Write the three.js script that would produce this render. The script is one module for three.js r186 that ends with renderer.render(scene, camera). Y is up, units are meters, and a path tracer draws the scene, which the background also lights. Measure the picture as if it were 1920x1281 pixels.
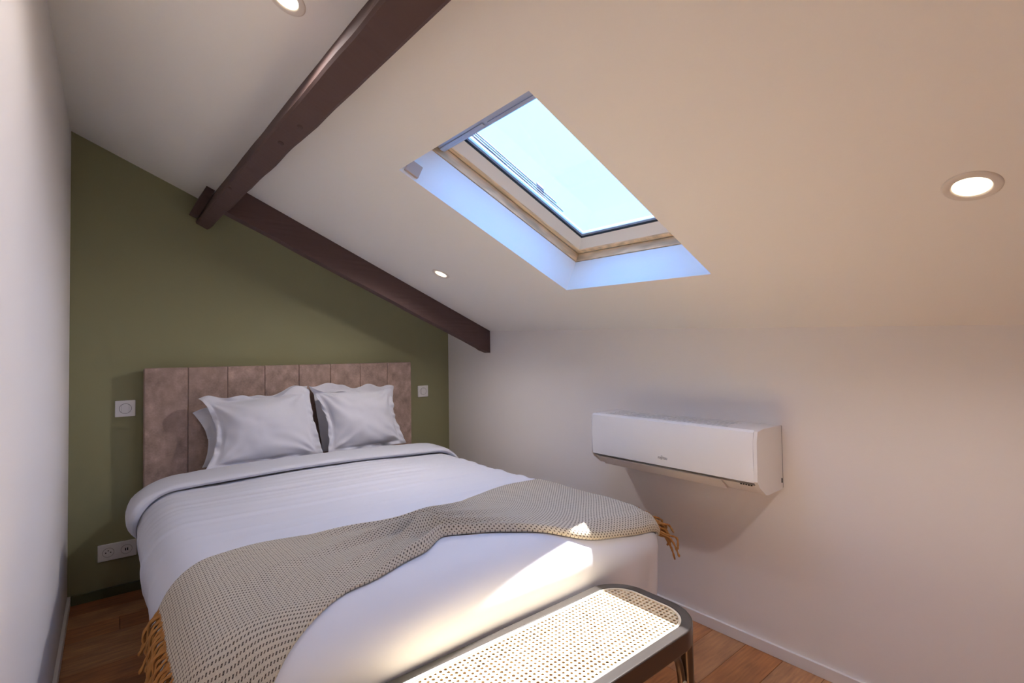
import * as THREE from 'three';
import { RoundedBoxGeometry } from 'three/addons/geometries/RoundedBoxGeometry.js';
import { TextGeometry } from 'three/addons/geometries/TextGeometry.js';
import { FontLoader } from 'three/addons/loaders/FontLoader.js';
import { ImprovedNoise } from 'three/addons/math/ImprovedNoise.js';
import { mergeGeometries, mergeVertices, toCreasedNormals } from 'three/addons/utils/BufferGeometryUtils.js';

// ------------------------------------------------------------ camera, sky, sun, exposure
const scene = new THREE.Scene();
const camera = new THREE.PerspectiveCamera(69.51, 1920 / 1281, 0.02, 200);
camera.position.set(0.1469, 1.1632, 3.1646);
camera.rotation.set(0.0256, -0.6861, -0.0142, 'YXZ');
scene.add(camera);

scene.background = new THREE.Color().setRGB(0.66, 2.0, 5.1);        // clear sky seen through the roof window

const sun = new THREE.DirectionalLight(new THREE.Color().setRGB(1.0, 0.99, 0.96), 31);
const SUN_TO = new THREE.Vector3(0.305, 1, -0.264);                     // towards the sun
sun.position.copy(SUN_TO).multiplyScalar(9).add(new THREE.Vector3(1.2, 0.5, 2.2));
sun.target.position.set(1.2, 0.5, 2.2);
sun.castShadow = true;
sun.shadow.mapSize.set(2048, 2048);
Object.assign(sun.shadow.camera, { left: -3, right: 3, top: 3, bottom: -3, near: 0.5, far: 20 });
scene.add(sun, sun.target);

const renderer = new THREE.WebGLRenderer({ antialias: true });
renderer.toneMapping = THREE.LinearToneMapping;
renderer.toneMappingExposure = 1.29;
renderer.shadowMap.enabled = true;

const SPOT_CANDELA = 1.4;
const SPOT_COLOR = new THREE.Color().setRGB(1.0, 0.92, 0.90);

// ------------------------------------------------------------ helpers
const V3 = (x, y, z) => new THREE.Vector3(x, y, z);
let seed = 7;
const rnd = () => { seed = (seed * 1664525 + 1013904223) >>> 0; return seed / 4294967296; };
const rr = (a, b) => a + (b - a) * rnd();
const clamp = (x, a, b) => Math.min(b, Math.max(a, x));
const lerp = (a, b, t) => a + (b - a) * t;
const smooth = (a, b, x) => { const t = clamp((x - a) / (b - a), 0, 1); return t * t * (3 - 2 * t); };
const perlin = new ImprovedNoise();
const noise = (x, y = 0, z = 0) => perlin.noise(x + 31.7, y + 17.3, z + 5.1);
const used = {};
const numbered = (n) => { used[n] = (used[n] ?? -1) + 1; return used[n] ? `${n}_${String(used[n]).padStart(3, '0')}` : n; };

function tag(o, label, category, group) { Object.assign(o.userData, { label, category }); if (group) o.userData.group = group; return o; }
function thing(name, label, category, pos = [0, 0, 0], group) {
  const g = new THREE.Group(); g.name = numbered(name); g.position.set(...pos); scene.add(g);
  return label ? tag(g, label, category, group) : g;
}
function part(name, geo, mat, parent, label) {
  const m = new THREE.Mesh(geo, mat); m.name = name; parent.add(m);
  if (label) m.userData.label = label;
  return m;
}
function struct(name, geo, mat, label, category) {
  const m = new THREE.Mesh(geo, mat); m.name = name; scene.add(m);
  m.userData = { kind: 'structure', label, category }; return m;
}
const box = (w, h, d, x = 0, y = 0, z = 0) => new THREE.BoxGeometry(w, h, d).translate(x, y, z);
const rbox = (w, h, d, r, x = 0, y = 0, z = 0, s = 2) => new RoundedBoxGeometry(w, h, d, s, r).translate(x, y, z);
const cyl = (r0, r1, h, n = 24) => new THREE.CylinderGeometry(r0, r1, h, n);
const merge = (list) => mergeGeometries(list.map((g) => { const q = g.index ? g.toNonIndexed() : g; for (const k of Object.keys(q.attributes)) if (!['position', 'normal', 'uv'].includes(k)) q.deleteAttribute(k); return q; }));
// uv in metres from positions, by the strongest axis of the normal
function boxUV(g, s = 1, ox = 0, oy = 0) {
  if (g.index) g = g.toNonIndexed();
  const p = g.attributes.position, n = g.attributes.normal, uv = new Float32Array(p.count * 2);
  for (let i = 0; i < p.count; i++) {
    const ax = Math.abs(n.getX(i)), ay = Math.abs(n.getY(i)), az = Math.abs(n.getZ(i));
    let u, v;
    if (ay >= ax && ay >= az) { u = p.getX(i); v = p.getZ(i); } else if (ax >= az) { u = p.getZ(i); v = p.getY(i); } else { u = p.getX(i); v = p.getY(i); }
    uv[2 * i] = u * s + ox; uv[2 * i + 1] = v * s + oy;
  }
  g.setAttribute('uv', new THREE.BufferAttribute(uv, 2)); return g;
}
// closed prism: outline in (a, b), mapped by f(a, b, t) at t = 0 and 1
function prism(outline, f) {
  const shape = outline.map(([a, b]) => new THREE.Vector2(a, b));
  if (THREE.ShapeUtils.isClockWise(shape)) { shape.reverse(); outline = [...outline].reverse(); }
  const tri = THREE.ShapeUtils.triangulateShape(shape, []), pos = [];
  const p0 = outline.map(([a, b]) => f(a, b, 0)), p1 = outline.map(([a, b]) => f(a, b, 1));
  const push = (...v) => v.forEach((q) => pos.push(q.x, q.y, q.z));
  for (const [i, j, k] of tri) { push(p0[i], p0[k], p0[j]); push(p1[i], p1[j], p1[k]); }
  const n = outline.length;
  for (let i = 0; i < n; i++) { const j = (i + 1) % n; push(p0[i], p0[j], p1[j]); push(p0[i], p1[j], p1[i]); }
  const g = new THREE.BufferGeometry();
  g.setAttribute('position', new THREE.Float32BufferAttribute(pos, 3));
  g.computeVertexNormals();
  return boxUV(g);
}
// a sheet with thickness: f(s, t) gives { p, n, uv }
function sheet(ns, nt, f, thick) {
  const top = [], bot = [], uv = [], idx = [], W = nt + 1;
  for (let i = 0; i <= ns; i++) for (let j = 0; j <= nt; j++) {
    const q = f(i / ns, j / nt); top.push(q.p); bot.push(q.p.clone().addScaledVector(q.n, -thick)); uv.push(...q.uv);
  }
  const N = top.length, pos = [];
  for (const q of [...top, ...bot]) pos.push(q.x, q.y, q.z);
  const quad = (a, b, c, d) => idx.push(a, b, c, a, c, d);
  for (let i = 0; i < ns; i++) for (let j = 0; j < nt; j++) {
    const a = i * W + j, b = a + 1, c = a + W + 1, d = a + W;
    quad(a, b, c, d); quad(N + a, N + d, N + c, N + b);
  }
  for (let i = 0; i < ns; i++) { const a = i * W, d = a + W; quad(a, d, N + d, N + a); const b = a + nt, c = d + nt; quad(b, N + b, N + c, c); }
  for (let j = 0; j < nt; j++) { const a = j, b = j + 1; quad(a, N + a, N + b, b); const c = ns * W + j, d = c + 1; quad(c, d, N + d, N + c); }
  const g = new THREE.BufferGeometry();
  g.setAttribute('position', new THREE.Float32BufferAttribute(pos, 3));
  g.setAttribute('uv', new THREE.Float32BufferAttribute([...uv, ...uv], 2));
  g.setIndex(idx); g.computeVertexNormals();
  return g;
}
// tube along points with a radius for each
function tube(points, radius, sides = 8, steps = 24) {
  const curve = new THREE.CatmullRomCurve3(points.map((p) => (p.isVector3 ? p : V3(...p))));
  const g = new THREE.TubeGeometry(curve, steps, 1, sides, false), p = g.attributes.position;
  const c = V3();
  for (let i = 0; i <= steps; i++) {
    curve.getPointAt(i / steps, c);
    const r = typeof radius === 'function' ? radius(i / steps) : radius;
    for (let j = 0; j <= sides; j++) { const k = i * (sides + 1) + j; p.setXYZ(k, c.x + (p.getX(k) - c.x) * r, c.y + (p.getY(k) - c.y) * r, c.z + (p.getZ(k) - c.z) * r); }
  }
  g.computeVertexNormals(); return g;
}

// ------------------------------------------------------------ textures
function dataTex(w, h, f, srgb = true) {
  const d = new Uint8Array(w * h * 4);
  for (let y = 0; y < h; y++) for (let x = 0; x < w; x++) { const c = f(x / w, y / h), i = (y * w + x) * 4; d[i] = clamp(c[0], 0, 255); d[i + 1] = clamp(c[1], 0, 255); d[i + 2] = clamp(c[2], 0, 255); d[i + 3] = 255; }
  const t = new THREE.DataTexture(d, w, h); t.wrapS = t.wrapT = THREE.RepeatWrapping; t.magFilter = THREE.LinearFilter; t.minFilter = THREE.LinearMipmapLinearFilter; t.generateMipmaps = true;
  if (srgb) t.colorSpace = THREE.SRGBColorSpace; t.needsUpdate = true; return t;
}
// noise that repeats over the unit square
const tn = (u, v, fu, fv = fu, o = 0) => {
  const x = u * fu, y = v * fv, n = (a, b) => perlin.noise(a + 11.3 + o * 7, b + 7.7, o + 0.5), wu = smooth(0.75, 1, u), wv = smooth(0.75, 1, v);
  const row = (b) => (wu > 0 ? lerp(n(x, b), n(x - fu, b), wu) : n(x, b));
  return wv > 0 ? lerp(row(y), row(y - fv), wv) : row(y);
};
const plasterBump = dataTex(256, 256, (u, v) => { const g = 128 + 60 * tn(u, v, 46) + 40 * tn(u, v, 100, 100, 5); return [g, g, g]; }, false);
const fabricBump = dataTex(256, 256, (u, v) => { const g = 128 + 50 * Math.sin(u * 6.283 * 64) * Math.sin(v * 6.283 * 64) + 35 * tn(u, v, 40); return [g, g, g]; }, false);
const velvetMap = dataTex(512, 512, (u, v) => { const g = 0.5 * tn(u, v, 9) + 0.35 * tn(u, v, 21, 14, 4) + 0.25 * tn(u, v, 60, 60, 9); const k = 1 + 0.30 * g; return [163 * k, 139 * k, 128 * k]; });
const woodMap = dataTex(1024, 512, (u, v) => {
  const warp = 0.9 * tn(u, v, 5, 3) + 0.4 * tn(u, v, 11, 5, 2);
  const rings = Math.sin((v * 7 + warp * 1.3) * 6.283);
  const fine = tn(u, v, 12, 150, 8), pores = tn(u, v, 30, 240, 3);
  const k = 0.90 + 0.09 * rings * (0.5 + 0.5 * tn(u, v, 4, 4, 6)) + 0.12 * fine - 0.13 * Math.max(0, pores);
  return [206 * k, 152 * k * (0.985 + 0.03 * fine), 104 * k];
});
const paintedWoodBump = dataTex(512, 256, (u, v) => { const g = 140 + 70 * tn(u, v, 6, 70) + 35 * tn(u, v, 22, 24, 4); return [g, g, g]; }, false);
const pineMap = dataTex(512, 256, (u, v) => { const k = 1 + 0.10 * Math.sin((v * 9 + tn(u, v, 5, 4)) * 6.283) * (0.5 + tn(u, v, 3, 3, 2)) + 0.08 * tn(u, v, 10, 90, 7); return [232 * k, 200 * k, 156 * k]; });
// woven throw: cream rings round dark brown lozenges, one repeat is 4 x 4 cells of 11 mm
const weaveCell = (u, v) => {
  const x = u * 4, y = v * 4, cx = Math.abs((x % 1) - 0.5), cy = Math.abs((y % 1) - 0.5);
  const d1 = cx + cy, ex = 0.5 - cx, ey = 0.5 - cy, d2 = ex + ey;             // distances from the two sorts of cell centre
  return [d1, d2];
};
const throwMap = dataTex(512, 512, (u, v) => {
  const [d1, d2] = weaveCell(u, v), j = 0.05 * tn(u, v, 60), thread = 0.5 + 0.5 * Math.sin((u + v) * 6.283 * 48);
  let c = [226, 214, 194];
  if (d1 < 0.23 + j) c = d1 < 0.07 ? [186, 168, 142] : [74, 60, 52];
  else if (d2 < 0.20 + j) c = d2 < 0.06 ? [176, 158, 134] : [92, 76, 64];
  const k = 0.9 + 0.12 * thread + 0.2 * tn(u, v, 90, 90, 3);
  return c.map((q) => q * k);
});
const throwBump = dataTex(512, 512, (u, v) => { const [d1] = weaveCell(u, v), g = (d1 < 0.26 ? 70 : 190) + 30 * Math.sin((u + v) * 6.283 * 48); return [g, g, g]; }, false);
const scaled = (t, x, y = x) => { const c = t.clone(); c.repeat.set(x, y); c.needsUpdate = true; return c; };

// ------------------------------------------------------------ materials
const std = (o) => new THREE.MeshStandardMaterial(o), phy = (o) => new THREE.MeshPhysicalMaterial(o);
const M = {
  white: std({ color: 0xf0ebe7, roughness: 0.85, bumpMap: scaled(plasterBump, 2), bumpScale: 0.0004 }),
  ceiling: std({ color: 0xf7f3ec, roughness: 0.9, bumpMap: scaled(plasterBump, 2), bumpScale: 0.0004 }),
  green: std({ color: 0x918f6c, roughness: 0.8, bumpMap: scaled(plasterBump, 2), bumpScale: 0.0004 }),
  greenTrim: std({ color: 0x565a40, roughness: 0.55 }),
  skirting: std({ color: 0xece8e6, roughness: 0.45 }),
  subfloor: std({ color: 0x3a2a1e, roughness: 0.9 }),
  beam: std({ color: 0x594440, roughness: 0.85, bumpMap: scaled(paintedWoodBump, 1.2), bumpScale: 0.003 }),
  pine: std({ map: scaled(pineMap, 2), roughness: 0.45 }),
  pineSash: std({ color: 0xf3e6cf, roughness: 0.4, bumpMap: scaled(paintedWoodBump, 2), bumpScale: 0.0004 }),
  gasket: std({ color: 0x17191c, roughness: 0.6 }),
  alu: std({ color: 0xb9bcc6, metalness: 0.75, roughness: 0.38 }),
  spacer: std({ color: 0x8d97a8, metalness: 0.3, roughness: 0.4 }),
  glass: phy({ color: 0xffffff, transmission: 1, thickness: 0, roughness: 0.0, ior: 1.5 }),
  velvet: phy({ map: scaled(velvetMap, 2.2), roughness: 0.85, sheen: 0.5, sheenRoughness: 0.5, sheenColor: new THREE.Color(0xb9a096), bumpMap: scaled(fabricBump, 12), bumpScale: 0.0004 }),
  baseCloth: std({ color: 0xa88c7e, roughness: 0.95, bumpMap: scaled(fabricBump, 12), bumpScale: 0.0004 }),
  cotton: phy({ color: 0xd6d6de, roughness: 0.9, sheen: 0.2, sheenRoughness: 0.6, sheenColor: new THREE.Color(0xffffff), bumpMap: scaled(fabricBump, 8), bumpScale: 0.0002 }),
  sheetCotton: std({ color: 0xdcdbe0, roughness: 0.92 }),
  throw: std({ map: scaled(throwMap, 1 / 0.054), roughness: 0.95, bumpMap: scaled(throwBump, 1 / 0.054), bumpScale: 0.0015 }),
  fringe: std({ color: 0xa9743a, roughness: 0.9 }),
  darkLacquer: phy({ color: 0x1d1613, roughness: 0.3, clearcoat: 1, clearcoatRoughness: 0.12 }),
  legLacquer: phy({ color: 0x3a2f24, roughness: 0.35, clearcoat: 0.6, clearcoatRoughness: 0.2 }),
  cane: std({ color: 0xdcc9a4, roughness: 0.6 }),
  caneEdge: std({ color: 0xe6d8bd, roughness: 0.55 }),
  acWhite: phy({ color: 0xf1eeec, roughness: 0.22, clearcoat: 0.5, clearcoatRoughness: 0.08 }),
  acShell: std({ color: 0xebe6e2, roughness: 0.5 }),
  plastic: std({ color: 0xf0eeee, roughness: 0.35 }),
  plasticGroove: std({ color: 0xa9a4a6, roughness: 0.6 }),
  dark: std({ color: 0x151314, roughness: 0.7 }),
  grey: std({ color: 0x8b878c, roughness: 0.5 }),
  screw: std({ color: 0xd8d2c4, metalness: 0.6, roughness: 0.35 }),
  ring: std({ color: 0xe6ded4, roughness: 0.4 }),
  lens: std({ color: 0xfff6e6, roughness: 0.6, emissive: new THREE.Color().setRGB(1.0, 0.86, 0.62), emissiveIntensity: 2.4 }),
  beige: std({ color: 0xc3ab98, roughness: 0.7 }),
  stone: std({ color: 0x9a98a2, roughness: 0.95, bumpMap: scaled(plasterBump, 1), bumpScale: 0.03 }),
  tile: std({ color: 0x302c33, roughness: 0.9 }),
  tilePale: std({ color: 0x413d45, roughness: 0.9 }),
  brick: std({ color: 0x6b5450, roughness: 0.9 }),
};
const plankMats = [0xffffff, 0xf1dfcf, 0xfbeadb, 0xe4d0bf, 0xf7e3cb].map((c) => std({ map: woodMap, color: c, roughness: 0.48, bumpMap: woodMap, bumpScale: 0.0004 }));

// ------------------------------------------------------------ room: x 0..W, z 0 (green wall)..ZB, sloping ceiling
const W = 2.1178, ZB = 4.25, K = [-0.44075, -0.03787, 2.2725];
const ceilY = (x, z) => K[0] * x + K[1] * z + K[2];
// axes of the ceiling: u down the slope, n up and out, v towards +z
const AN = V3(-K[0], 1, -K[1]).normalize(), AU = V3(1, K[0], 0).normalize(), AV = V3().crossVectors(AU, AN);
const SLOPE = new THREE.Matrix4().makeBasis(AU, AN, AV).setPosition(0, K[2], 0);
const SLOPE_Q = new THREE.Quaternion().setFromRotationMatrix(SLOPE);
const onSlope = (u, n, v) => V3(u, n, v).applyMatrix4(SLOPE);
const toSlope = (p) => p.clone().applyMatrix4(SLOPE.clone().invert());

{ // floor of oak planks running across the room
  const floor = new THREE.Group(); floor.name = 'floor'; scene.add(floor);
  floor.userData = { kind: 'structure', label: 'warm oak plank floor under the bed', category: 'floor' };
  part('underlay', box(W + 0.3, 0.1, ZB + 0.3, W / 2, -0.062, ZB / 2), M.subfloor, floor);
  const wid = 0.138;
  for (let r = 0, z = 0; z < ZB - 0.01; r++, z += wid) {
    const w = Math.min(wid, ZB - z);
    let x = -((r * 0.53) % 1.2);
    while (x < W) {
      const x0 = Math.max(0, x), x1 = Math.min(W, x + 1.25); x += 1.25;
      if (x1 - x0 < 0.02) continue;
      const g = boxUV(rbox(x1 - x0 - 0.0016, 0.012, w - 0.0016, 0.0012, 0, 0, 0, 1), 0.8, rnd() * 3, rnd() * 3);
      const m = part('plank', g, plankMats[Math.floor(rnd() * plankMats.length)], floor);
      m.position.set((x0 + x1) / 2, -0.006, z + w / 2);
    }
  }
}
const T = 0.16;
struct('wall_back', prism([[-T, -0.1], [W + T, -0.1], [W + T, ceilY(W + T, 0) + 0.01], [-T, ceilY(-T, 0) + 0.01]], (a, b, t) => V3(a, t ? b - K[1] * T : b, t ? -T : 0)), M.green, 'olive green painted gable wall behind the bed', 'wall');
struct('wall_left', prism([[0, -0.1], [ZB, -0.1], [ZB, ceilY(0, ZB) + 0.01], [0, ceilY(0, 0) + 0.01]], (a, b, t) => V3(t ? -T : 0, t && b > 1 ? b + 0.07 : b, a)), M.white, 'tall white wall along the left of the room', 'wall');
struct('wall_right', prism([[0, -0.1], [ZB, -0.1], [ZB, ceilY(W, ZB) + 0.01], [0, ceilY(W, 0) + 0.01]], (a, b, t) => V3(t ? W + T : W, t && b > 1 ? b - 0.07 : b, a)), M.white, 'low white knee wall carrying the air conditioner', 'wall');
struct('wall_front', prism([[-T, -0.1], [W + T, -0.1], [W + T, ceilY(W + T, ZB) + 0.01], [-T, ceilY(-T, ZB) + 0.01]], (a, b, t) => V3(a, b, t ? ZB + T : ZB)), M.white, 'white wall behind the viewer', 'wall');

// skylight hole in ceiling axes
const SK = { u0: 1.000, u1: 1.892, v0: 1.672, v1: 2.366 };
{
  const a = toSlope(V3(0.926, ceilY(0.926, 1.624), 1.624)), b = toSlope(V3(0.904, ceilY(0.904, 2.319), 2.319)), c = toSlope(V3(1.726, ceilY(1.726, 2.297), 2.297)), d = toSlope(V3(1.733, ceilY(1.733, 1.611), 1.611));
  SK.u0 = (a.x + b.x) / 2; SK.u1 = (c.x + d.x) / 2; SK.v0 = (a.z + d.z) / 2; SK.v1 = (b.z + c.z) / 2;
}
const DEPTH = 0.143;
{
  const uA = -0.25, uB = W / AU.x + 0.3, vA = -0.35, vB = ZB + 0.3;
  const s = new THREE.Shape([[uA, -vA], [uB, -vA], [uB, -vB], [uA, -vB]].map((q) => new THREE.Vector2(...q)));
  s.holes.push(new THREE.Path([[SK.u0, -SK.v0], [SK.u0, -SK.v1], [SK.u1, -SK.v1], [SK.u1, -SK.v0]].map((q) => new THREE.Vector2(...q))));
  const g = boxUV(new THREE.ExtrudeGeometry(s, { depth: DEPTH, bevelEnabled: false }).rotateX(-Math.PI / 2));
  const c = struct('ceiling', g, M.ceiling, 'white sloping ceiling with a roof window opening', 'ceiling');
  c.applyMatrix4(SLOPE);
}
// skirting boards
struct('baseboard_right', boxUV(rbox(0.012, 0.045, ZB, 0.002, W - 0.006, 0.0225, ZB / 2)), M.skirting, 'white skirting board along the right wall', 'baseboard');
struct('baseboard_left', boxUV(rbox(0.012, 0.045, ZB, 0.002, 0.006, 0.0225, ZB / 2)), M.skirting, 'white skirting board along the left wall', 'baseboard');
struct('baseboard_back', boxUV(rbox(W - 0.026, 0.045, 0.012, 0.002, W / 2, 0.0225, 0.006)), M.greenTrim, 'dark green skirting board below the green wall', 'baseboard');

// ------------------------------------------------------------ roof window
{
  const win = new THREE.Group(); win.name = 'window_1'; scene.add(win); win.applyMatrix4(SLOPE);
  win.userData = { kind: 'structure', label: 'pine framed roof window in the sloping ceiling', category: 'skylight' };
  const corner = (k, i) => [[SK.u0 + i, SK.v0 + i], [SK.u1 - i, SK.v0 + i], [SK.u1 - i, SK.v1 - i], [SK.u0 + i, SK.v1 - i]][k % 4];
  // a rail of the given (inset, n) outline along side k, mitred at both ends
  const rail = (outline, k) => prism(outline, (i, n, t) => { const [u, v] = corner(k + t, i); return V3(u, n, v); });
  const four = (name, outline, mat, parent) => [0, 1, 2, 3].map((k) => part(name, rail(outline, k), mat, parent));
  const frame = new THREE.Group(); frame.name = 'frame'; win.add(frame);
  four('frame_rail', [[0.003, 0.146], [0.003, 0.184], [-0.05, 0.184], [-0.05, 0.146]], M.pine, frame);
  const sash = new THREE.Group(); sash.name = 'sash'; win.add(sash);
  four('sash_rail', [[0.009, 0.187], [0.012, 0.1845], [0.026, 0.1845], [0.030, 0.187], [0.088, 0.205], [0.088, 0.235], [-0.02, 0.235], [-0.02, 0.187]], M.pineSash, sash);
  four('sash_bead', [[0.0085, 0.1835], [0.0275, 0.1835], [0.0305, 0.1875], [0.0085, 0.1875]], M.pine, sash);
  four('gasket', [[0.085, 0.203], [0.092, 0.203], [0.092, 0.212], [0.085, 0.212]], M.gasket, sash);
  four('spacer_bar', [[0.092, 0.2085], [0.104, 0.2085], [0.104, 0.216], [0.092, 0.216]], M.spacer, sash);
  part('pane', box(SK.u1 - SK.u0 - 0.174, 0.004, SK.v1 - SK.v0 - 0.174, (SK.u0 + SK.u1) / 2, 0.207, (SK.v0 + SK.v1) / 2), M.glass, win);
  four('cladding', [[0.075, 0.236], [0.075, 0.242], [-0.07, 0.242], [-0.07, 0.150], [-0.052, 0.150], [-0.052, 0.236]], M.alu, win);
  // aluminium opening bar along the top of the sash
  const z0 = SK.v0 + 0.01, z1 = SK.v1 - 0.01, uc = SK.u0 + 0.072;
  const bar = part('opening_bar', boxUV(rbox(0.092, 0.022, z1 - z0, 0.006, uc, 0.170, (z0 + z1) / 2)), M.alu, win, 'grey metal opening bar');
  part('bar_lip', boxUV(rbox(0.012, 0.006, (z1 - z0) * 0.56, 0.002, uc + 0.034, 0.1575, z1 - (z1 - z0) * 0.28)), M.alu, bar);
  part('bar_lip', boxUV(rbox(0.012, 0.006, (z1 - z0) * 0.40, 0.002, uc + 0.028, 0.1575, z0 + (z1 - z0) * 0.21)), M.alu, bar);
  part('bracket_plate', boxUV(rbox(0.055, 0.046, 0.012, 0.002, SK.u0 + 0.042, 0.034, SK.v0 + 0.006)), M.beige, win, 'small beige plate in the corner of the reveal');
}

// ------------------------------------------------------------ roof timbers
{ // purlin, square to the slope, with slightly uneven arrises
  const sec = (L, d, w, v) => [[L, 0.004], [L, -d], [L + w, -d], [L + w, 0.004]].map(([u, n]) => [u, n, v]);
  const N = 60, pos = [], idx = [], R = 6;
  for (let i = 0; i <= N; i++) {
    const t = i / N, v = lerp(0.02, ZB - 0.03, t), z = v;
    const L = lerp(0.5596, 0.6124, z / 2.3) / AU.x, d = lerp(0.136, 0.125, z / 2.3), w = lerp(0.0687, 0.079, z / 2.3);
    const e = (s) => 0.004 * noise(z * 5, s * 9) + 0.0015 * noise(z * 21, s * 5);
    const c = 0.007;
    const ring = [[L + e(1) * 0.4, 0.004], [L + e(1), -d + c + e(2)], [L + c + e(1), -d + e(2)], [L + w - c + e(3), -d + e(4)], [L + w + e(3), -d + c + e(4)], [L + w + e(3) * 0.4, 0.004]];
    for (const [u, n] of ring) { const q = onSlope(u, n, v); pos.push(q.x, q.y, q.z); }
  }
  for (let i = 0; i < N; i++) for (let j = 0; j < R; j++) { const a = i * R + j, b = i * R + (j + 1) % R; idx.push(a, b, b + R, a, b + R, a + R); }
  for (const o of [0, N * R]) for (let j = 1; j < R - 1; j++) o ? idx.push(o, o + j, o + j + 1) : idx.push(o, o + j + 1, o + j);
  let g = new THREE.BufferGeometry(); g.setAttribute('position', new THREE.Float32BufferAttribute(pos, 3)); g.setIndex(idx);
  g = boxUV(toCreasedNormals(g, 0.5));
  const o = thing('purlin_beam', 'dark brown purlin beam running under the ceiling towards the viewer', 'beam');
  part('timber', g, M.beam, o);
  // knots and nail holes in the paint
  for (const [v, w] of [[0.88, 0.1], [1.55, 0.5], [1.72, 0.62]]) {
    const k = part('knot', new THREE.SphereGeometry(0.009, 10, 6).scale(1, 0.35, 1.6), M.beam, o);
    const L = lerp(0.5596, 0.6124, v / 2.3) / AU.x, d = lerp(0.136, 0.125, v / 2.3);
    k.position.copy(onSlope(L + 0.008 + w * 0.06, -d + 0.0005, v)); k.quaternion.copy(SLOPE_Q);
  }
  const cleat = thing('timber_cleat', 'short dark timber block on the upper side of the purlin', 'timber');
  part('block', prism([[0.02, 0.004], [0.30, 0.004], [0.30, -0.045], [0.10, -0.11], [0.02, -0.11]], (v, n, t) => onSlope((0.5596 / AU.x) - (t ? 0.042 : 0.002) + v * 0.02, n, v)), M.beam, cleat);
}
{ // rafter standing off the green wall
  const zf = 0.53, th = 0.062, dep = 0.150, x0 = 0.637, x1 = W - 0.003;
  const o = thing('rafter', 'dark brown sloping rafter from the purlin down to the right wall', 'beam');
  const top = (x) => ceilY(x, zf) + 0.002, pts = [];
  const n = 40;
  for (let i = 0; i <= n; i++) { const x = lerp(x0, x1, i / n); pts.push([x, top(x)]); }
  const xe = x1 - 0.055;
  pts.push([x1, top(x1) - 0.148]); pts.push([xe, top(xe) - dep - 0.004]);
  for (let i = n; i >= 0; i--) { const x = lerp(x0 - 0.066, xe - 0.02, i / n); pts.push([x, top(x) - dep + 0.004 * noise(x * 6) + 0.004 * smooth(0.9, 0.69, x)]); }
  part('timber', prism(pts, (x, y, t) => V3(x, y, t ? zf - th : zf)), M.beam, o);
}

// ------------------------------------------------------------ recessed ceiling lights
{
  const make = (label, x, z, strength = 1) => {
    const q = toSlope(V3(x, ceilY(x, z), z));
    const o = thing('ceiling_spotlight', label, 'light', [0, 0, 0], 'recessed ceiling spotlights');
    o.position.copy(onSlope(q.x, 0, q.z)); o.quaternion.copy(SLOPE_Q);
    const prof = [[0.030, 0.004], [0.031, -0.001], [0.034, -0.0045], [0.044, -0.004], [0.0475, -0.0015], [0.048, 0.0005]].map((p) => new THREE.Vector2(...p));
    part('trim_ring', new THREE.LatheGeometry(prof, 48), M.ring, o);
    part('lens', new THREE.CylinderGeometry(0.0305, 0.0305, 0.003, 40).translate(0, 0.0005, 0), M.lens, o);
    const l = new THREE.SpotLight(SPOT_COLOR, SPOT_CANDELA * strength, 0, 1.5, 0.5, 2);
    l.position.set(0, -0.008, 0); l.target.position.set(0, -1, 0); l.shadow.radius = 1.5; l.castShadow = true; l.name = 'spot_glow';
    o.add(l, l.target);
  };
  make('recessed spotlight at the far right of the ceiling, nearest the viewer', 1.511, 2.99);
  make('small recessed spotlight between the rafter and the roof window', 1.477, 0.967, 1.2);
  make('recessed spotlight left of the purlin, cut by the top of the picture', 0.458, 1.975, 0.38);
  make('added unseen fill spotlight in the ceiling behind the viewer', 0.62, 3.72, 2.4);  // unseen lamp, added as fill to brighten the right wall and ceiling
}

// ------------------------------------------------------------ bed
const BED = { x0: 0.385, x1: 1.66, z1: 1.95, top: 0.575, R: 0.14 };
// unrolled bedspread coordinates (a, b) to a point and normal on the rounded bed
function onBed(a, b, lift = 0) {
  const qx = clamp(a, BED.x0, BED.x1), qz = Math.min(b, BED.z1), ex = a - qx, ez = b - qz, L = Math.hypot(ex, ez), R = BED.R;
  const dome = 0.012 * (1 - ((qx - 1.02) / 0.66) ** 2);
  if (L < 1e-6) return { p: V3(qx, BED.top + dome + lift, qz), n: V3(0, 1, 0) };
  const dx = ex / L, dz = ez / L, th = Math.min(L / R, Math.PI / 2), extra = Math.max(0, L - R * Math.PI / 2);
  const h = R * Math.sin(th), drop = R * (1 - Math.cos(th)) + extra, inw = -0.10 * extra;
  const n = V3(dx * Math.sin(th), Math.cos(th), dz * Math.sin(th));
  return { p: V3(qx + dx * (h + inw), BED.top + dome * Math.cos(th) - drop, qz + dz * (h + inw)).addScaledVector(n, lift), n };
}
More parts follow.
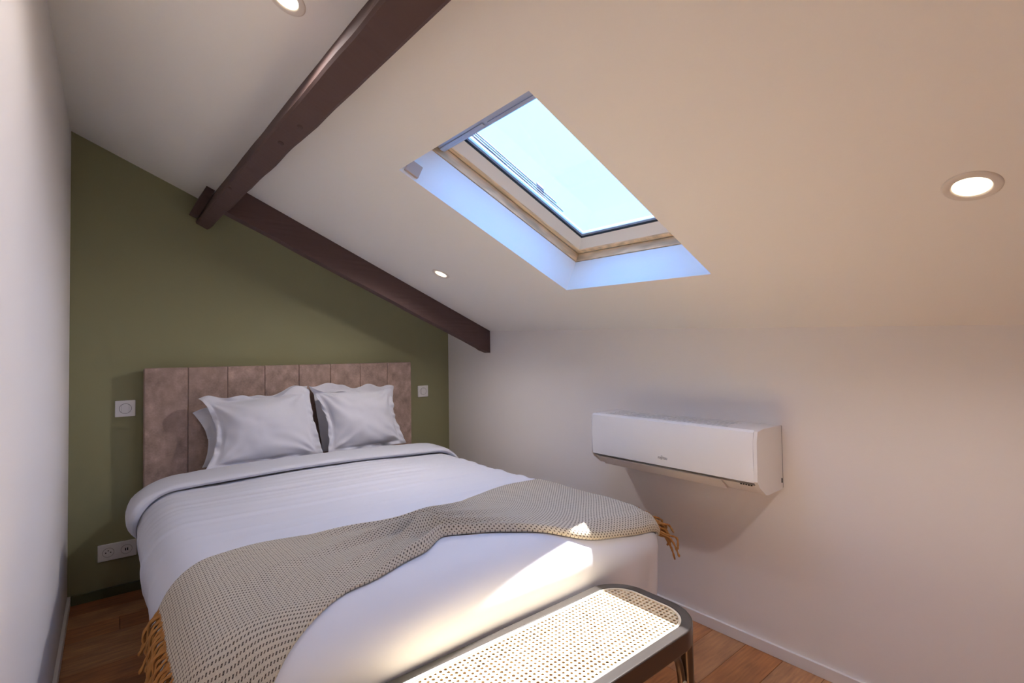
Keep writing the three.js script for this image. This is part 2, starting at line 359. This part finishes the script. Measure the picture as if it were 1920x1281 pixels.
function duvetRelief(a, b) {
  let d = 0.006 * noise(a * 1.6, b * 2.2) + 0.003 * noise(a * 4, b * 5, 3);
  // long taut creases running across the bed near the fold
  const s = b + 0.10 * (a - 1) ** 2 - 0.06 * (a - 1) + 0.02 * noise(a * 1.3, b * 1.5, 9);
  const near = smooth(1.55, 0.6, b);
  for (const [c, h, w] of [[0.60, 0.010, 0.012], [0.66, 0.011, 0.012], [0.73, 0.009, 0.011], [0.81, 0.010, 0.012], [0.90, 0.013, 0.012], [1.00, 0.006, 0.016], [1.16, 0.015, 0.013], [1.33, 0.008, 0.016], [1.42, 0.007, 0.014]])
    d += h * Math.exp(-(((s - c) / w) ** 2)) * (0.55 + 0.45 * noise(a * 2.5, c * 40));
  d += near * 0.0035 * Math.sin(s * 95 + 3 * noise(a * 1.5, 0, 2)) * (0.5 + noise(a * 2, b * 2, 5));
  // soft gathers where the cover hangs
  const hang = smooth(BED.z1 + 0.12, BED.z1 + 0.35, b);
  d += hang * 0.012 * Math.sin(a * 21 + 2 * noise(a * 3, 0, 8)) * smooth(1.1, 1.7, a);
  d += 0.012 * smooth(1.35, 0.6, a) * Math.exp(-(((b - BED.z1 - 0.16) / 0.075) ** 2)) * smooth(1.72, 1.5, a);   // the cover puffs out over the foot
  const left = smooth(BED.x0 - 0.12, BED.x0 - 0.3, a);
  d += left * 0.008 * (noise(b * 5, a * 3, 4) + 0.4 * Math.sin(b * 19));
  const right = smooth(BED.x1 + 0.12, BED.x1 + 0.3, a);
  d += right * 0.006 * noise(b * 7, a * 3, 6);
  return d;
}
{
  const bed = thing('bed', 'double bed with taupe velvet headboard against the green wall', 'bed', [1.02, 0, 0.02]);
  const at = (g) => g.translate(-1.02, 0, -0.02);
  // headboard: eight upholstered panels on a board
  const hb = new THREE.Group(); hb.name = 'headboard'; bed.add(hb);
  const X0 = 0.283, X1 = 1.758, TOP = 1.118, seams = [X0, 0.468, 0.649, 0.835, 1.021, 1.206, 1.396, 1.583, X1];
  part('board', at(boxUV(rbox(X1 - X0, TOP - 0.012, 0.062, 0.008, (X0 + X1) / 2, (TOP + 0.006) / 2, 0.048))), M.velvet, hb);
  for (let i = 0; i < 8; i++) {
    const w = seams[i + 1] - seams[i], g = boxUV(new RoundedBoxGeometry(w - 0.0008, TOP - 0.02, 0.026, 3, 0.006).translate((seams[i] + seams[i + 1]) / 2, (TOP + 0.02) / 2, 0.084), 1, i * 0.37, i * 0.21);
    part('panel', at(g), M.velvet, hb);
  }
  part('base', at(boxUV(rbox(1.40, 0.235, 1.90, 0.02, 1.02, 0.1775, 1.065))), M.baseCloth, bed, 'beige upholstered bed base');
  for (const [x, z] of [[0.42, 0.25], [1.62, 0.25], [0.42, 1.9], [1.62, 1.9]]) part('leg', at(cyl(0.028, 0.022, 0.062, 20).translate(x, 0.031, z)), M.darkLacquer, bed);
  // mattress wrapped in a white sheet
  part('mattress', at(boxUV(rbox(1.40, 0.262, 1.92, 0.06, 1.02, 0.428, 1.06, 5))), M.sheetCotton, bed, 'mattress in white fitted sheet');
  // valance cloth hanging crumpled at the head end of the base
  part('valance', at(sheet(14, 14, (s, t) => {
    const z = lerp(0.14, 0.62, s), y = lerp(0.30, 0.03, t), x = 0.312 - 0.012 * noise(z * 14, y * 12) - 0.02 * t * (0.4 + noise(z * 9, 3));
    return { p: V3(x, y, z), n: V3(-1, 0, 0), uv: [z, y] };
  }, 0.004)), M.baseCloth, bed);
}
const FOLD_B = (a) => 0.418 - 0.05 * Math.cos((a - 0.75) * 2.2) + 0.05;         // middle of the turned-back edge
{
  const duvet = thing('duvet', 'white cotton duvet spread over the bed', 'duvet', [1.02, BED.top, 1.2]);
  const at = (g) => g.translate(-1.02, -BED.top, -1.2);
  const Lm = { left: 0.47, right: 0.44, foot: 0.415 };
  part('cover', at(sheet(170, 190, (s, t) => {
    let a = lerp(BED.x0 - Lm.left, BED.x1 + Lm.right, s);
    const b0 = FOLD_B(clamp(a, BED.x0, BED.x1)) - 0.03;
    let b = lerp(b0, BED.z1 + Lm.foot, t);
    const qx = clamp(a, BED.x0, BED.x1), qz = Math.min(b, BED.z1), ex = a - qx, ez = b - qz, L = Math.hypot(ex, ez);
    if (ex && ez > 0) { const m = Math.max(Math.abs(ex), ez) / L; a = qx + ex * m; b = qz + ez * m; }   // round the corners of the cloth
    const q = onBed(a, b, 0); q.p.addScaledVector(q.n, duvetRelief(a, b));
    if (ex < 0 && ez <= 0) q.p.x += 0.25 * Math.max(0, -ex - 0.3) * 0.4;
    return { p: q.p, n: q.n, uv: [a, b] };
  }, 0.018)), M.cotton, duvet);
  // turned-back edge lying on top and drooping over the left side
  const NS = 120, NR = 22, pos = [], uv = [], idx = [];
  const a0 = BED.x0 - 0.255, a1 = BED.x1 + 0.24;
  for (let i = 0; i <= NS; i++) {
    const s = i / NS, a = lerp(a0, a1, s), endL = smooth(0, 0.075, s), endR = smooth(1, 0.94, s), cap = Math.sqrt(endL * endR);
    const mid = FOLD_B(a) + 0.03 * smooth(BED.x0, BED.x0 - 0.2, a), hw = 0.125 * (0.3 + 0.7 * cap) * (1 + 0.10 * noise(a * 3, 1)), ht = (0.019 + 0.010 * smooth(BED.x0 - 0.02, BED.x0 - 0.16, a)) * (0.05 + 0.95 * cap);
    for (let j = 0; j <= NR; j++) {
      const th = (j / NR) * Math.PI * 2, c = Math.cos(th), sn = Math.sin(th);
      const bb = mid + hw * Math.sign(c) * Math.abs(c) ** 0.7, up = ht * (1 + Math.sign(sn) * Math.abs(sn) ** 0.6);
      const q = onBed(a, bb, 0.003 + up + 0.004 * noise(a * 7, bb * 9, 2) * (sn > 0 ? 1 : 0) + 0.003 * noise(a * 18, bb * 14, 6) * (sn > 0 ? 1 : 0));
      pos.push(q.p.x, q.p.y, q.p.z); uv.push(a, bb);
    }
  }
  const R1 = NR + 1;
  for (let i = 0; i < NS; i++) for (let j = 0; j < NR; j++) { const p = i * R1 + j; idx.push(p, p + R1, p + R1 + 1, p, p + R1 + 1, p + 1); }
  for (const o of [0, NS * R1]) for (let j = 1; j < NR - 1; j++) o ? idx.push(o, o + j + 1, o + j) : idx.push(o, o + j, o + j + 1);
  const g = new THREE.BufferGeometry(); g.setAttribute('position', new THREE.Float32BufferAttribute(pos, 3)); g.setAttribute('uv', new THREE.Float32BufferAttribute(uv, 2)); g.setIndex(idx); g.computeVertexNormals();
  part('folded_edge', at(g), M.cotton, duvet, 'turned-back top edge of the duvet');
}

// ------------------------------------------------------------ pillows with flanged edges
function pillow(label, TL, TR, BR, BL, thick, sd, pinch = [0.1, 0.1, 0.05, 0.03]) {
  const c = [TL, TR, BR, BL].map((q) => V3(...q));
  const base = V3().add(c[2]).add(c[3]).multiplyScalar(0.5);
  const o = thing('pillow', label, 'pillow', base.toArray());
  const nrm = V3().crossVectors(c[1].clone().sub(c[0]), c[3].clone().sub(c[0])).normalize().multiplyScalar(-1);
  if (nrm.z < 0) nrm.multiplyScalar(-1);
  const N = 64, fl = 0.13, W1 = N + 1, pos = [], uv = [], idx = [];
  const point = (u, v, side) => {
    const [pl, pr, pt, pb] = pinch, k = 1 - v * v, h = 1 - u * u;
    const uu = u > 0 ? u * (1 - pr * k) : u * (1 - pl * k), vv = v > 0 ? v * (1 - pb * h) : v * (1 - pt * h);
    const s = (uu + 1) / 2, t = (vv + 1) / 2;
    const p = c[0].clone().multiplyScalar((1 - s) * (1 - t)).addScaledVector(c[1], s * (1 - t)).addScaledVector(c[2], s * t).addScaledVector(c[3], (1 - s) * t);
    const iu = clamp(Math.abs(u) / (1 - fl), 0, 1), iv = clamp(Math.abs(v) / (1 - fl), 0, 1);
    const fill = Math.pow(1 - iu ** 2.4, 0.62) * Math.pow(1 - iv ** 2.4, 0.62);
    const edge = Math.max(Math.abs(u), Math.abs(v));
    const rim = smooth(1 - fl, 1, edge);
    // radial creases running in from the corners, plus soft dents
    const cu = Math.abs(u) - 1, cv = Math.abs(v) - 1, ang = Math.atan2(cv, cu), rad = Math.hypot(cu, cv);
    const crease = 0.013 * Math.sin(ang * 13 + sd + 3 * noise(u * 1.5 + sd, v * 1.5)) * Math.exp(-rad * 2.0) * smooth(0.05, 0.3, rad);
    const dent = 0.014 * noise(u * 1.6 + sd, v * 1.6, sd) + 0.005 * noise(u * 3.4 + sd, v * 3.4, 2 * sd);
    const ruffle = 0.65 * thick * rim * (noise(u * 2.6 + sd * 3, v * 2.6, 7) + 0.4 * noise(u * 6, v * 6 + sd, 3));
    const th = (thick * fill + (crease + dent) * Math.min(1, fill * 3)) * (side > 0 ? 1 : 0.6);
    return p.addScaledVector(nrm, side * (th + 0.0015) + ruffle).addScaledVector(V3(0, 1, 0), v < 0 ? 0.05 * rim * noise(u * 2.2 + sd, 9) : 0);
  };
  for (const side of [1, -1]) for (let i = 0; i <= N; i++) for (let j = 0; j <= N; j++) {
    const p = point((i / N) * 2 - 1, (j / N) * 2 - 1, side).sub(base); pos.push(p.x, p.y, p.z); uv.push(i / N * 0.6, j / N * 0.6);
  }
  const B = W1 * W1;
  for (let i = 0; i < N; i++) for (let j = 0; j < N; j++) { const a = i * W1 + j, b = a + 1, d = a + W1, e = d + 1; idx.push(a, b, e, a, e, d, B + a, B + e, B + b, B + a, B + d, B + e); }
  for (let i = 0; i < N; i++) for (const [a, b] of [[i * W1, (i + 1) * W1], [(i + 1) * W1 + N, i * W1 + N], [i + 1, i], [N * W1 + i, N * W1 + i + 1]]) idx.push(a, b, B + b, a, B + b, B + a);
  const g = new THREE.BufferGeometry(); g.setAttribute('position', new THREE.Float32BufferAttribute(pos, 3)); g.setAttribute('uv', new THREE.Float32BufferAttribute(uv, 2)); g.setIndex(idx); g.computeVertexNormals();
  part('pillowcase', g, M.cotton, o);
  return o;
}
pillow('white flanged pillow at the back left, mostly hidden behind the front left pillow', [0.482, 0.895, 0.135], [1.055, 0.995, 0.135], [1.125, 0.600, 0.175], [0.520, 0.600, 0.175], 0.026, 1.3, [0.16, 0.12, 0.03, 0.02]);
pillow('white flanged pillow at the back right, mostly hidden behind the front right pillow', [1.080, 0.990, 0.135], [1.605, 0.965, 0.135], [1.64, 0.600, 0.175], [1.130, 0.600, 0.175], 0.026, 2.1, [0.03, 0.10, 0.03, 0.02]);
pillow('plump white flanged pillow propped in front on the left side of the bed', [0.502, 0.955, 0.200], [1.052, 0.985, 0.200], [1.100, 0.600, 0.285], [0.512, 0.596, 0.285], 0.068, 4.7, [0.24, 0.05, 0.06, 0.02]);
pillow('plump white flanged pillow propped in front on the right side of the bed', [1.045, 0.985, 0.200], [1.568, 0.968, 0.200], [1.622, 0.606, 0.285], [1.118, 0.596, 0.285], 0.068, 8.9, [0.20, 0.12, 0.06, 0.02]);

// ------------------------------------------------------------ throw across the foot of the bed
const curve1 = (pts) => (x) => { // smooth interpolation through points
  let i = 0; while (i < pts.length - 2 && x > pts[i + 1][0]) i++;
  const [x0, y0] = pts[i], [x1, y1] = pts[i + 1], m = (k) => { const a = pts[Math.max(0, k - 1)], b = pts[Math.min(pts.length - 1, k + 1)]; return (b[1] - a[1]) / (b[0] - a[0]); };
  const h = x1 - x0, t = clamp((x - x0) / h, 0, 1), t2 = t * t, t3 = t2 * t;
  return (2 * t3 - 3 * t2 + 1) * y0 + (t3 - 2 * t2 + t) * h * m(i) + (-2 * t3 + 3 * t2) * y1 + (t3 - t2) * h * m(i + 1);
};
{
  const A0 = 0.232, A1 = 1.785;
  const bU = curve1([[A0, 1.55], [0.29, 1.515], [0.387, 1.482], [0.502, 1.472], [0.618, 1.505], [0.832, 1.584], [1.0, 1.606], [1.087, 1.603], [1.251, 1.536], [1.464, 1.469], [1.67, 1.462], [A1, 1.46]]);
  const bL = curve1([[A0, 2.30], [0.33, 2.20], [0.40, 2.10], [0.47, 2.035], [0.59, 1.965], [0.68, 1.945], [0.79, 1.90], [0.87, 1.872], [0.96, 1.812], [1.02, 1.835], [1.11, 1.885], [1.22, 1.975], [1.36, 2.050], [1.52, 2.080], [1.66, 2.095], [A1, 2.09]]);
  const pinchAt = (a) => Math.exp(-(((a - 0.93) / 0.24) ** 2));
  const th = 0.007;
  const surf = (a, t) => {
    const u0 = bU(a), l0 = bL(a), b = lerp(u0, l0, t), q = onBed(a, b), pin = pinchAt(a);
    let f = Math.max(0, duvetRelief(a, b)) + 0.004 + th;
    const edge = smooth(0, 0.05, t) * smooth(1, 0.95, t), along = t + 0.05 * Math.sin(a * 9);
    f += edge * pin * (0.016 + 0.014 * Math.sin(along * 6.283 * 3.2 + 0.7) + 0.007 * Math.sin(along * 6.283 * 6.1));
    // one deep tuck by the pinch, with a raised fold in front of it
    const tuck = Math.exp(-(((a - 0.90) / 0.13) ** 2)), d = (t - (0.60 - (a - 0.85) * 1.0)) / 0.07;
    f += tuck * (0.030 * Math.exp(-((d - 1.6) ** 2)) - 0.012 * Math.exp(-(d ** 2)));
    f += edge * (0.004 * noise(a * 5, b * 6, 11) + 0.003 * (1 - pin) * Math.sin((b * 0.9 + a * 0.5) * 26 + 2 * noise(a * 3, b * 3)) * (0.5 + noise(a * 2.2, b * 2.2, 3)));
    // folded hem along the foot side on the right
    f += 0.010 * smooth(0.86, 0.90, t) * smooth(1.0, 0.97, t) * smooth(0.98, 1.12, a);
    f = Math.max(f, 0.004 + th);
    return { p: q.p.addScaledVector(q.n, f), n: q.n, uv: [a * 1.02, t * 0.66] };
  };
  const o = thing('throw_blanket', 'beige and brown woven throw with mustard fringe across the foot of the bed', 'throw', [1.02, BED.top, 1.8]);
  const off = V3(1.02, BED.top, 1.8);
  part('woven_cloth', sheet(220, 90, (s, t) => surf(lerp(A0, A1, s), t), th).translate(-off.x, -off.y, -off.z), M.throw, o);
  // fringe: twisted tassels along both short ends
  const tassel = (p0, dir, sag, len, side) => {
    const w = V3(rr(-1, 1), rr(-0.3, 0.3), rr(-1, 1)).multiplyScalar(0.010);
    const p1 = p0.clone().addScaledVector(dir, len * 0.35).add(V3(0, -sag * 0.25, 0)).add(w);
    const p2 = p0.clone().addScaledVector(dir, len * 0.62).add(V3(0, -sag * 0.75, 0)).addScaledVector(w, -0.6);
    const p3 = p0.clone().addScaledVector(dir, len * 0.72).add(V3(0, -sag * 1.35, 0)).addScaledVector(w, 1.3);
    const r = rr(0.0032, 0.0042), ph = rr(0, 6);
    const g = tube([p0, p1, p2, p3].map((p) => p.clone().sub(off)), (t) => r * (1 + 0.22 * Math.sin(t * 34 + ph)) * (t < 0.08 ? 1.25 : 1) * (t > 0.93 ? 1.5 - (t - 0.93) * 12 : 1), 6, 22);
    part('tassel', g, M.fringe, o);
  };
  for (let i = 0; i < 62; i++) {
    const t = (i + 0.5) / 62, q = surf(A0 + 0.004, t); q.p.addScaledVector(q.n, -th / 2);
    tassel(q.p, V3(-0.75, -0.05, 0.12 + rr(-0.25, 0.25)), rr(0.05, 0.075), rr(0.055, 0.075), -1);
  }
  for (let i = 0; i < 54; i++) {
    const t = Math.sqrt((i + 0.5) / 54), q = surf(A1 - 0.004, t); q.p.addScaledVector(q.n, -th / 2);
    tassel(q.p, q.n.clone().multiplyScalar(0.6).add(V3(0.35, 0.0, 0.15 + rr(-0.3, 0.3))), rr(0.035, 0.08), rr(0.06, 0.10), 1);
  }
}

// ------------------------------------------------------------ cane bench at the foot of the bed
{
  const H = 0.425, x0 = 0.36, x1 = 1.440, z0 = 2.100, z1 = 2.432, cx = (x0 + x1) / 2, cz = (z0 + z1) / 2;
  const o = thing('cane_bench', 'dark bentwood bench with a woven cane seat at the foot of the bed', 'bench', [cx, 0, cz]);
  const hw = (x1 - x0) / 2, hd = (z1 - z0) / 2;
  const rrect = (i, r) => { const w = hw - i, d = hd - i; r = Math.max(0.01, r - i); const s = new THREE.Shape(); s.moveTo(-w + r, -d); s.lineTo(w - r, -d); s.absarc(w - r, -d + r, r, -Math.PI / 2, 0); s.lineTo(w, d - r); s.absarc(w - r, d - r, r, 0, Math.PI / 2); s.lineTo(-w + r, d); s.absarc(-w + r, d - r, r, Math.PI / 2, Math.PI); s.lineTo(-w, -d + r); s.absarc(-w + r, -d + r, r, Math.PI, 1.5 * Math.PI); return s; };
  const ring = (i0, i1, y0, y1, bevel) => { const s = rrect(i0 + bevel, 0.115); s.holes.push(new THREE.Path(rrect(i1 - bevel, 0.115).getPoints(14).reverse())); const g = new THREE.ExtrudeGeometry(s, { depth: y1 - y0 - 2 * bevel, bevelEnabled: bevel > 0, bevelThickness: bevel, bevelSize: bevel, bevelSegments: 3, curveSegments: 16 }).rotateX(-Math.PI / 2).translate(0, y0 + bevel, 0); return g; };
  part('seat_frame', ring(0, 0.031, H - 0.052, H, 0.004), M.darkLacquer, o, 'dark brown lacquered bentwood rim');
  part('cane_spline', ring(0.030, 0.037, H - 0.006, H - 0.0005, 0.0012), M.caneEdge, o, 'pale cane binding strip');
  // cane webbing: a lattice of cells, each with an eight-sided hole
  const pitch = 0.0135, r = 0.0044, pos = [], yT = H - 0.0035, yB = H - 0.0060;
  const inside = (x, z) => { const w = hw - 0.033, d = hd - 0.033, rad = 0.082; const qx = Math.abs(x) - (w - rad), qz = Math.abs(z) - (d - rad); return Math.hypot(Math.max(qx, 0), Math.max(qz, 0)) + Math.min(Math.max(qx, qz), 0) < rad; };
  const tri = (...v) => v.forEach((q) => pos.push(...q));
  const nx = Math.ceil(hw / pitch), nz = Math.ceil(hd / pitch);
  for (let i = -nx; i <= nx; i++) for (let j = -nz; j <= nz; j++) {
    const x = i * pitch, z = j * pitch; if (!inside(x, z)) continue;
    const h = pitch / 2, j1 = 1 + rr(-0.12, 0.12), dip = rr(-0.0004, 0.0004);
    const O = [[h, 0], [h, h], [0, h], [-h, h], [-h, 0], [-h, -h], [0, -h], [h, -h]];
    for (let k = 0; k < 8; k++) {
      const a0 = k * Math.PI / 4, a1 = a0 + Math.PI / 4, q = O[k], s = O[(k + 1) % 8];
      const wob = (g) => ((k + g) % 2 ? 0.0006 : 0);                                   // diagonal strands lie over the straight ones
      const A = [x + q[0], yT + wob(0) * 0.6, z + q[1]], B = [x + s[0], yT + wob(1) * 0.6, z + s[1]];
      const C = [x + r * j1 * Math.cos(a1), yT + wob(1) + dip, z + r * j1 * Math.sin(a1)], D = [x + r * j1 * Math.cos(a0), yT + wob(0) + dip, z + r * j1 * Math.sin(a0)];
      const lo = (p) => [p[0], yB, p[2]];
      tri(A, B, C, A, C, D); tri(lo(A), lo(C), lo(B), lo(A), lo(D), lo(C)); tri(D, C, lo(C), D, lo(C), lo(D));
    }
  }
  let g = new THREE.BufferGeometry(); g.setAttribute('position', new THREE.Float32BufferAttribute(pos, 3)); g.computeVertexNormals(); g = boxUV(g);
  const cane = part('cane_webbing', g, M.cane, o, 'natural woven cane webbing'); cane.userData.kind = 'stuff';
  for (const [sx, sz] of [[1, 1], [1, -1], [-1, 1], [-1, -1]]) {
    const lx = sx * (hw - 0.058), lz = sz * (hd - 0.036);
    const leg = part('leg', tube([[lx, H - 0.045, lz], [lx + sx * 0.004, 0.26, lz], [lx + sx * 0.010, 0.12, lz + sz * 0.004], [lx + sx * 0.026, 0.0, lz + sz * 0.010]], (t) => lerp(0.0175, 0.0135, t), 14, 20), M.legLacquer, o);
    // bent brace from the rail down to the leg
    const bx = lx - sx * 0.060;
    const brace = part('brace', tube([[bx - sx * 0.085, H - 0.062, lz], [bx - sx * 0.03, H - 0.066, lz], [bx + sx * 0.010, H - 0.085, lz], [bx + sx * 0.028, H - 0.13, lz], [lx - sx * 0.026, H - 0.20, lz], [lx - sx * 0.022, H - 0.26, lz]], 0.0105, 10, 26), M.legLacquer, o);
    const sc = part('screw', cyl(0.006, 0.006, 0.006, 14).rotateX(Math.PI / 2), M.screw, brace); sc.position.set(lx - sx * 0.030, H - 0.155, lz + sz * 0.011);
  }
  part('rail_block', rbox(0.05, 0.012, 0.26, 0.003, 0.30, H - 0.058, 0), M.darkLacquer, o);
  part('rail_block', rbox(0.05, 0.012, 0.26, 0.003, -0.30, H - 0.058, 0), M.darkLacquer, o);
}

// ------------------------------------------------------------ air conditioner on the right wall
{
  const z0 = 1.592, z1 = 2.358, zm = (z0 + z1) / 2, L = z1 - z0;
  const o = thing('air_conditioner', 'white wall mounted air conditioner on the right wall', 'air conditioner', [W, 0.64, zm]);
  // profile in (depth from the wall, height above the base); the middle stretch has the open intake well in its top
  const front = [[0.188, 0.234], [0.190, 0.062], [0.160, 0.060], [0.160, 0.042], [0.180, 0.040], [0.140, 0.006], [0.125, 0.0]];
  const solid = [[0, 0.0], [0, 0.238], [0.150, 0.240], ...front], well = [[0, 0.0], [0, 0.238], [0.042, 0.2385], [0.042, 0.150], [0.168, 0.150], [0.168, 0.238], ...front];
  const gz0 = -L / 2 + 0.06, gz1 = L / 2 - 0.13, gx = -0.106;
  const body = new THREE.Group(); body.name = 'body'; o.add(body);
  for (const [outline, za, zb] of [[solid, -L / 2, gz0], [well, gz0, gz1], [solid, gz1, L / 2]]) part('casing', toCreasedNormals(prism(outline, (d, h, t) => V3(-d - 0.001, h, lerp(za, zb, t))), 0.4), M.acShell, body);
  // glossy front panel, slightly bowed, standing proud of the body
  const fp = [[0.192, 0.050], [0.202, 0.054], [0.206, 0.10], [0.207, 0.15], [0.205, 0.20], [0.200, 0.232], [0.192, 0.240]];
  part('front_panel', toCreasedNormals(prism(fp, (d, h, t) => V3(-d, h, lerp(-L / 2 + 0.004, L / 2 - 0.012, t))), 0.5), M.acWhite, o, 'glossy white front panel');
  for (const [za, zb] of [[-L / 2 - 0.002, -L / 2 + 0.003], [L / 2 - 0.011, L / 2 + 0.002]])
    part('end_cap', toCreasedNormals(prism([[0, 0.002], [0, 0.240], [0.15, 0.242], [0.196, 0.236], [0.205, 0.2], [0.206, 0.06], [0.19, 0.038], [0.142, 0.004], [0.125, 0.0]], (d, h, t) => V3(-d - 0.0015, h, t ? zb : za)), 0.4), M.acShell, o);
  // air outlet louver underneath
  part('louver', toCreasedNormals(prism([[0.140, 0.004], [0.180, 0.038], [0.188, 0.043], [0.191, 0.041], [0.183, 0.034], [0.142, -0.001]], (d, h, t) => V3(-d - 0.002, h, lerp(-L / 2 + 0.03, L / 2 - 0.14, t))), 0.4), M.acShell, o);
  // intake grille: slats and ribs over the open well, with the fine filter mesh deep below
  const grille = new THREE.Group(); grille.name = 'intake_grille'; o.add(grille);
  part('filter', box(0.124, 0.003, gz1 - gz0 - 0.002, gx, 0.155, (gz0 + gz1) / 2), M.grey, grille);
  for (let i = 0; i <= 4; i++) part('slat', boxUV(rbox(0.009, 0.004, gz1 - gz0, 0.001, gx - 0.060 + i * 0.030, 0.2385, (gz0 + gz1) / 2)), M.acShell, grille);
  for (let i = 0; i <= 6; i++) part('rib', boxUV(rbox(0.124, 0.004, 0.009, 0.001, gx, 0.2384, lerp(gz0, gz1, i / 6))), M.acShell, grille);
  // lettering on the panel, indicators and side screw
  const font = await new FontLoader().loadAsync('fonts/droid/droid_sans_bold.typeface.json');
  const word = new TextGeometry('FUJITSU', { font, size: 0.0085, depth: 0.0006, curveSegments: 4 }); word.computeBoundingBox();
  const wl = word.boundingBox.max.x;
  word.translate(-wl / 2, 0, 0).rotateY(-Math.PI / 2);
  const lg = part('lettering', word, M.grey, o, 'grey maker lettering'); lg.position.set(-0.2058, 0.082, 1.975 - zm);
  const loop = part('emblem', tube([[-0.003, 0, 0], [-0.0015, 0.0016, 0], [0, 0, 0], [0.0015, -0.0016, 0], [0.003, 0, 0], [0.0015, 0.0016, 0], [0, 0, 0], [-0.0015, -0.0016, 0], [-0.003, 0, 0]], 0.0004, 5, 40).rotateY(-Math.PI / 2), M.grey, o); loop.position.set(-0.2062, 0.0945, 1.972 - zm);
  for (let i = 0; i < 5; i++) part('indicator', box(0.002, 0.004, 0.006), M.dark, o).position.set(-0.1895, 0.0405, 2.292 - zm + i * 0.0095);
  part('side_notch', rbox(0.006, 0.018, 0.004, 0.0015, -0.010, 0.034, L / 2 + 0.002), M.dark, o);
  part('back_plate', box(0.0015, 0.232, L + 0.006, -0.0008, 0.122, 0), M.grey, o);
}

// ------------------------------------------------------------ switches and sockets on the green wall
function wallSwitch(label, x, y) {
  const o = thing('light_switch', label, 'switch', [x + 0.04, y + 0.04, 0], 'bedside light switches');
  part('cover_plate', rbox(0.081, 0.081, 0.010, 0.003, 0, 0, 0.005), M.plastic, o);
  part('ring', new THREE.TorusGeometry(0.0245, 0.0011, 8, 40).translate(0, 0, 0.0102), M.plasticGroove, o);
  const s = new THREE.Shape(); const R = 0.0225, w = 0.0135, a = Math.acos(w / R);
  s.absarc(0, 0, R, a, Math.PI - a); s.lineTo(-w, -Math.sin(a) * R); s.absarc(0, 0, R, Math.PI + a, 2 * Math.PI - a); s.closePath();
  const rocker = part('rocker', new THREE.ExtrudeGeometry(s, { depth: 0.004, bevelEnabled: true, bevelSize: 0.0006, bevelThickness: 0.0006, bevelSegments: 2 }).rotateX(0.05).translate(0, 0, 0.0085), M.plastic, o);
  part('rocker_gap', new THREE.ExtrudeGeometry(s, { depth: 0.0014, bevelEnabled: true, bevelSize: 0.0014, bevelThickness: 0.0001, bevelSegments: 1 }).translate(0, 0, 0.009), M.plasticGroove, o);
  return o;
}
wallSwitch('white square light switch left of the headboard', 0.172, 0.877);
wallSwitch('white square light switch right of the headboard', 1.858, 0.865);
{
  const o = thing('wall_socket', 'white double socket plate low on the green wall by the bed', 'socket', [0.109 + 0.0755, 0.177 + 0.04, 0]);
  part('cover_plate', rbox(0.152, 0.081, 0.010, 0.003, 0, 0, 0.005), M.plastic, o);
  const discHole = (r) => cyl(r, r, 0.0012, 28).rotateX(Math.PI / 2);
  const sock = part('power_outlet', cyl(0.0215, 0.0215, 0.002, 36).rotateX(Math.PI / 2), M.plastic, o); sock.position.set(-0.0355, 0, 0.0106);
  part('outlet_rim', new THREE.TorusGeometry(0.0218, 0.0010, 8, 40), M.plasticGroove, sock).position.z = 0.0005;
  for (const [x, y, r] of [[-0.0095, 0, 0.0027], [0.0095, 0, 0.0027], [0, 0.009, 0.0024]]) part('pin_hole', discHole(r), M.dark, sock).position.set(x, y, 0.0011);
  const usb = part('usb_outlet', cyl(0.0215, 0.0215, 0.002, 36).rotateX(Math.PI / 2), M.plastic, o); usb.position.set(0.0355, 0, 0.0106);
  part('outlet_rim', new THREE.TorusGeometry(0.0218, 0.0010, 8, 40), M.plasticGroove, usb).position.z = 0.0005;
  for (const x of [-0.0042, 0.0042]) part('slot', rbox(0.0045, 0.013, 0.0012, 0.0005, x, 0, 0.0011), M.dark, usb);
}

// ------------------------------------------------------------ neighbouring house seen through the glass
{
  const A = V3(6.57, 6.07, -5.71), B = V3(7.90, 4.98, -5.16), e = B.clone().sub(A), len = e.length(); e.normalize();
  const out = V3(camera.position.x - A.x, 0, camera.position.z - A.z).normalize();           // the roof falls towards this house
  const down = out.clone().multiplyScalar(0.82).add(V3(0, -0.57, 0)), nrm = V3().crossVectors(e, down).normalize(); if (nrm.y < 0) nrm.multiplyScalar(-1);
  const at = (s, d, h) => A.clone().addScaledVector(e, s).addScaledVector(down, d).addScaledVector(nrm, h);
  const o = thing('neighbour_house', 'grey tiled roof of a neighbouring house seen through the roof window', 'house');
  for (let i = 0; i < 12; i++) for (let j = 0; j < 16; j++) {
    const s0 = -2.6 + j * 0.3 + (i % 2) * 0.15, d0 = i * 0.28 + 0.01 * (j % 3);
    part('roof_tile', prism([[s0 + 0.006, d0], [s0 + 0.294, d0], [s0 + 0.294, d0 + 0.31], [s0 + 0.006, d0 + 0.31]], (s, d, t) => at(s, d, t ? 0.02 + 0.03 * (d - d0) / 0.31 : 0.0 + 0.03 * (d - d0) / 0.31)), (i * 7 + j * 5) % 3 ? M.tile : M.tilePale, o);
  }
  part('chimney', prism([[1.66, 0.04], [1.86, 0.04], [1.86, 0.25], [1.66, 0.25]], (s, d, t) => at(s, d, 0).add(V3(0, t ? 0.11 : -0.2, 0))), M.brick, o);
  part('wall', prism([[-2.4, 0.3], [2.0, 0.3], [2.0, 3.1], [-2.4, 3.1]], (s, d, t) => { const q = at(s, d, -0.05); if (!t) q.y = -3; return q; }), M.stone, o);
}

scene.traverse((q) => { if (q.isMesh) { q.castShadow = true; q.receiveShadow = true; } });
renderer.render(scene, camera);
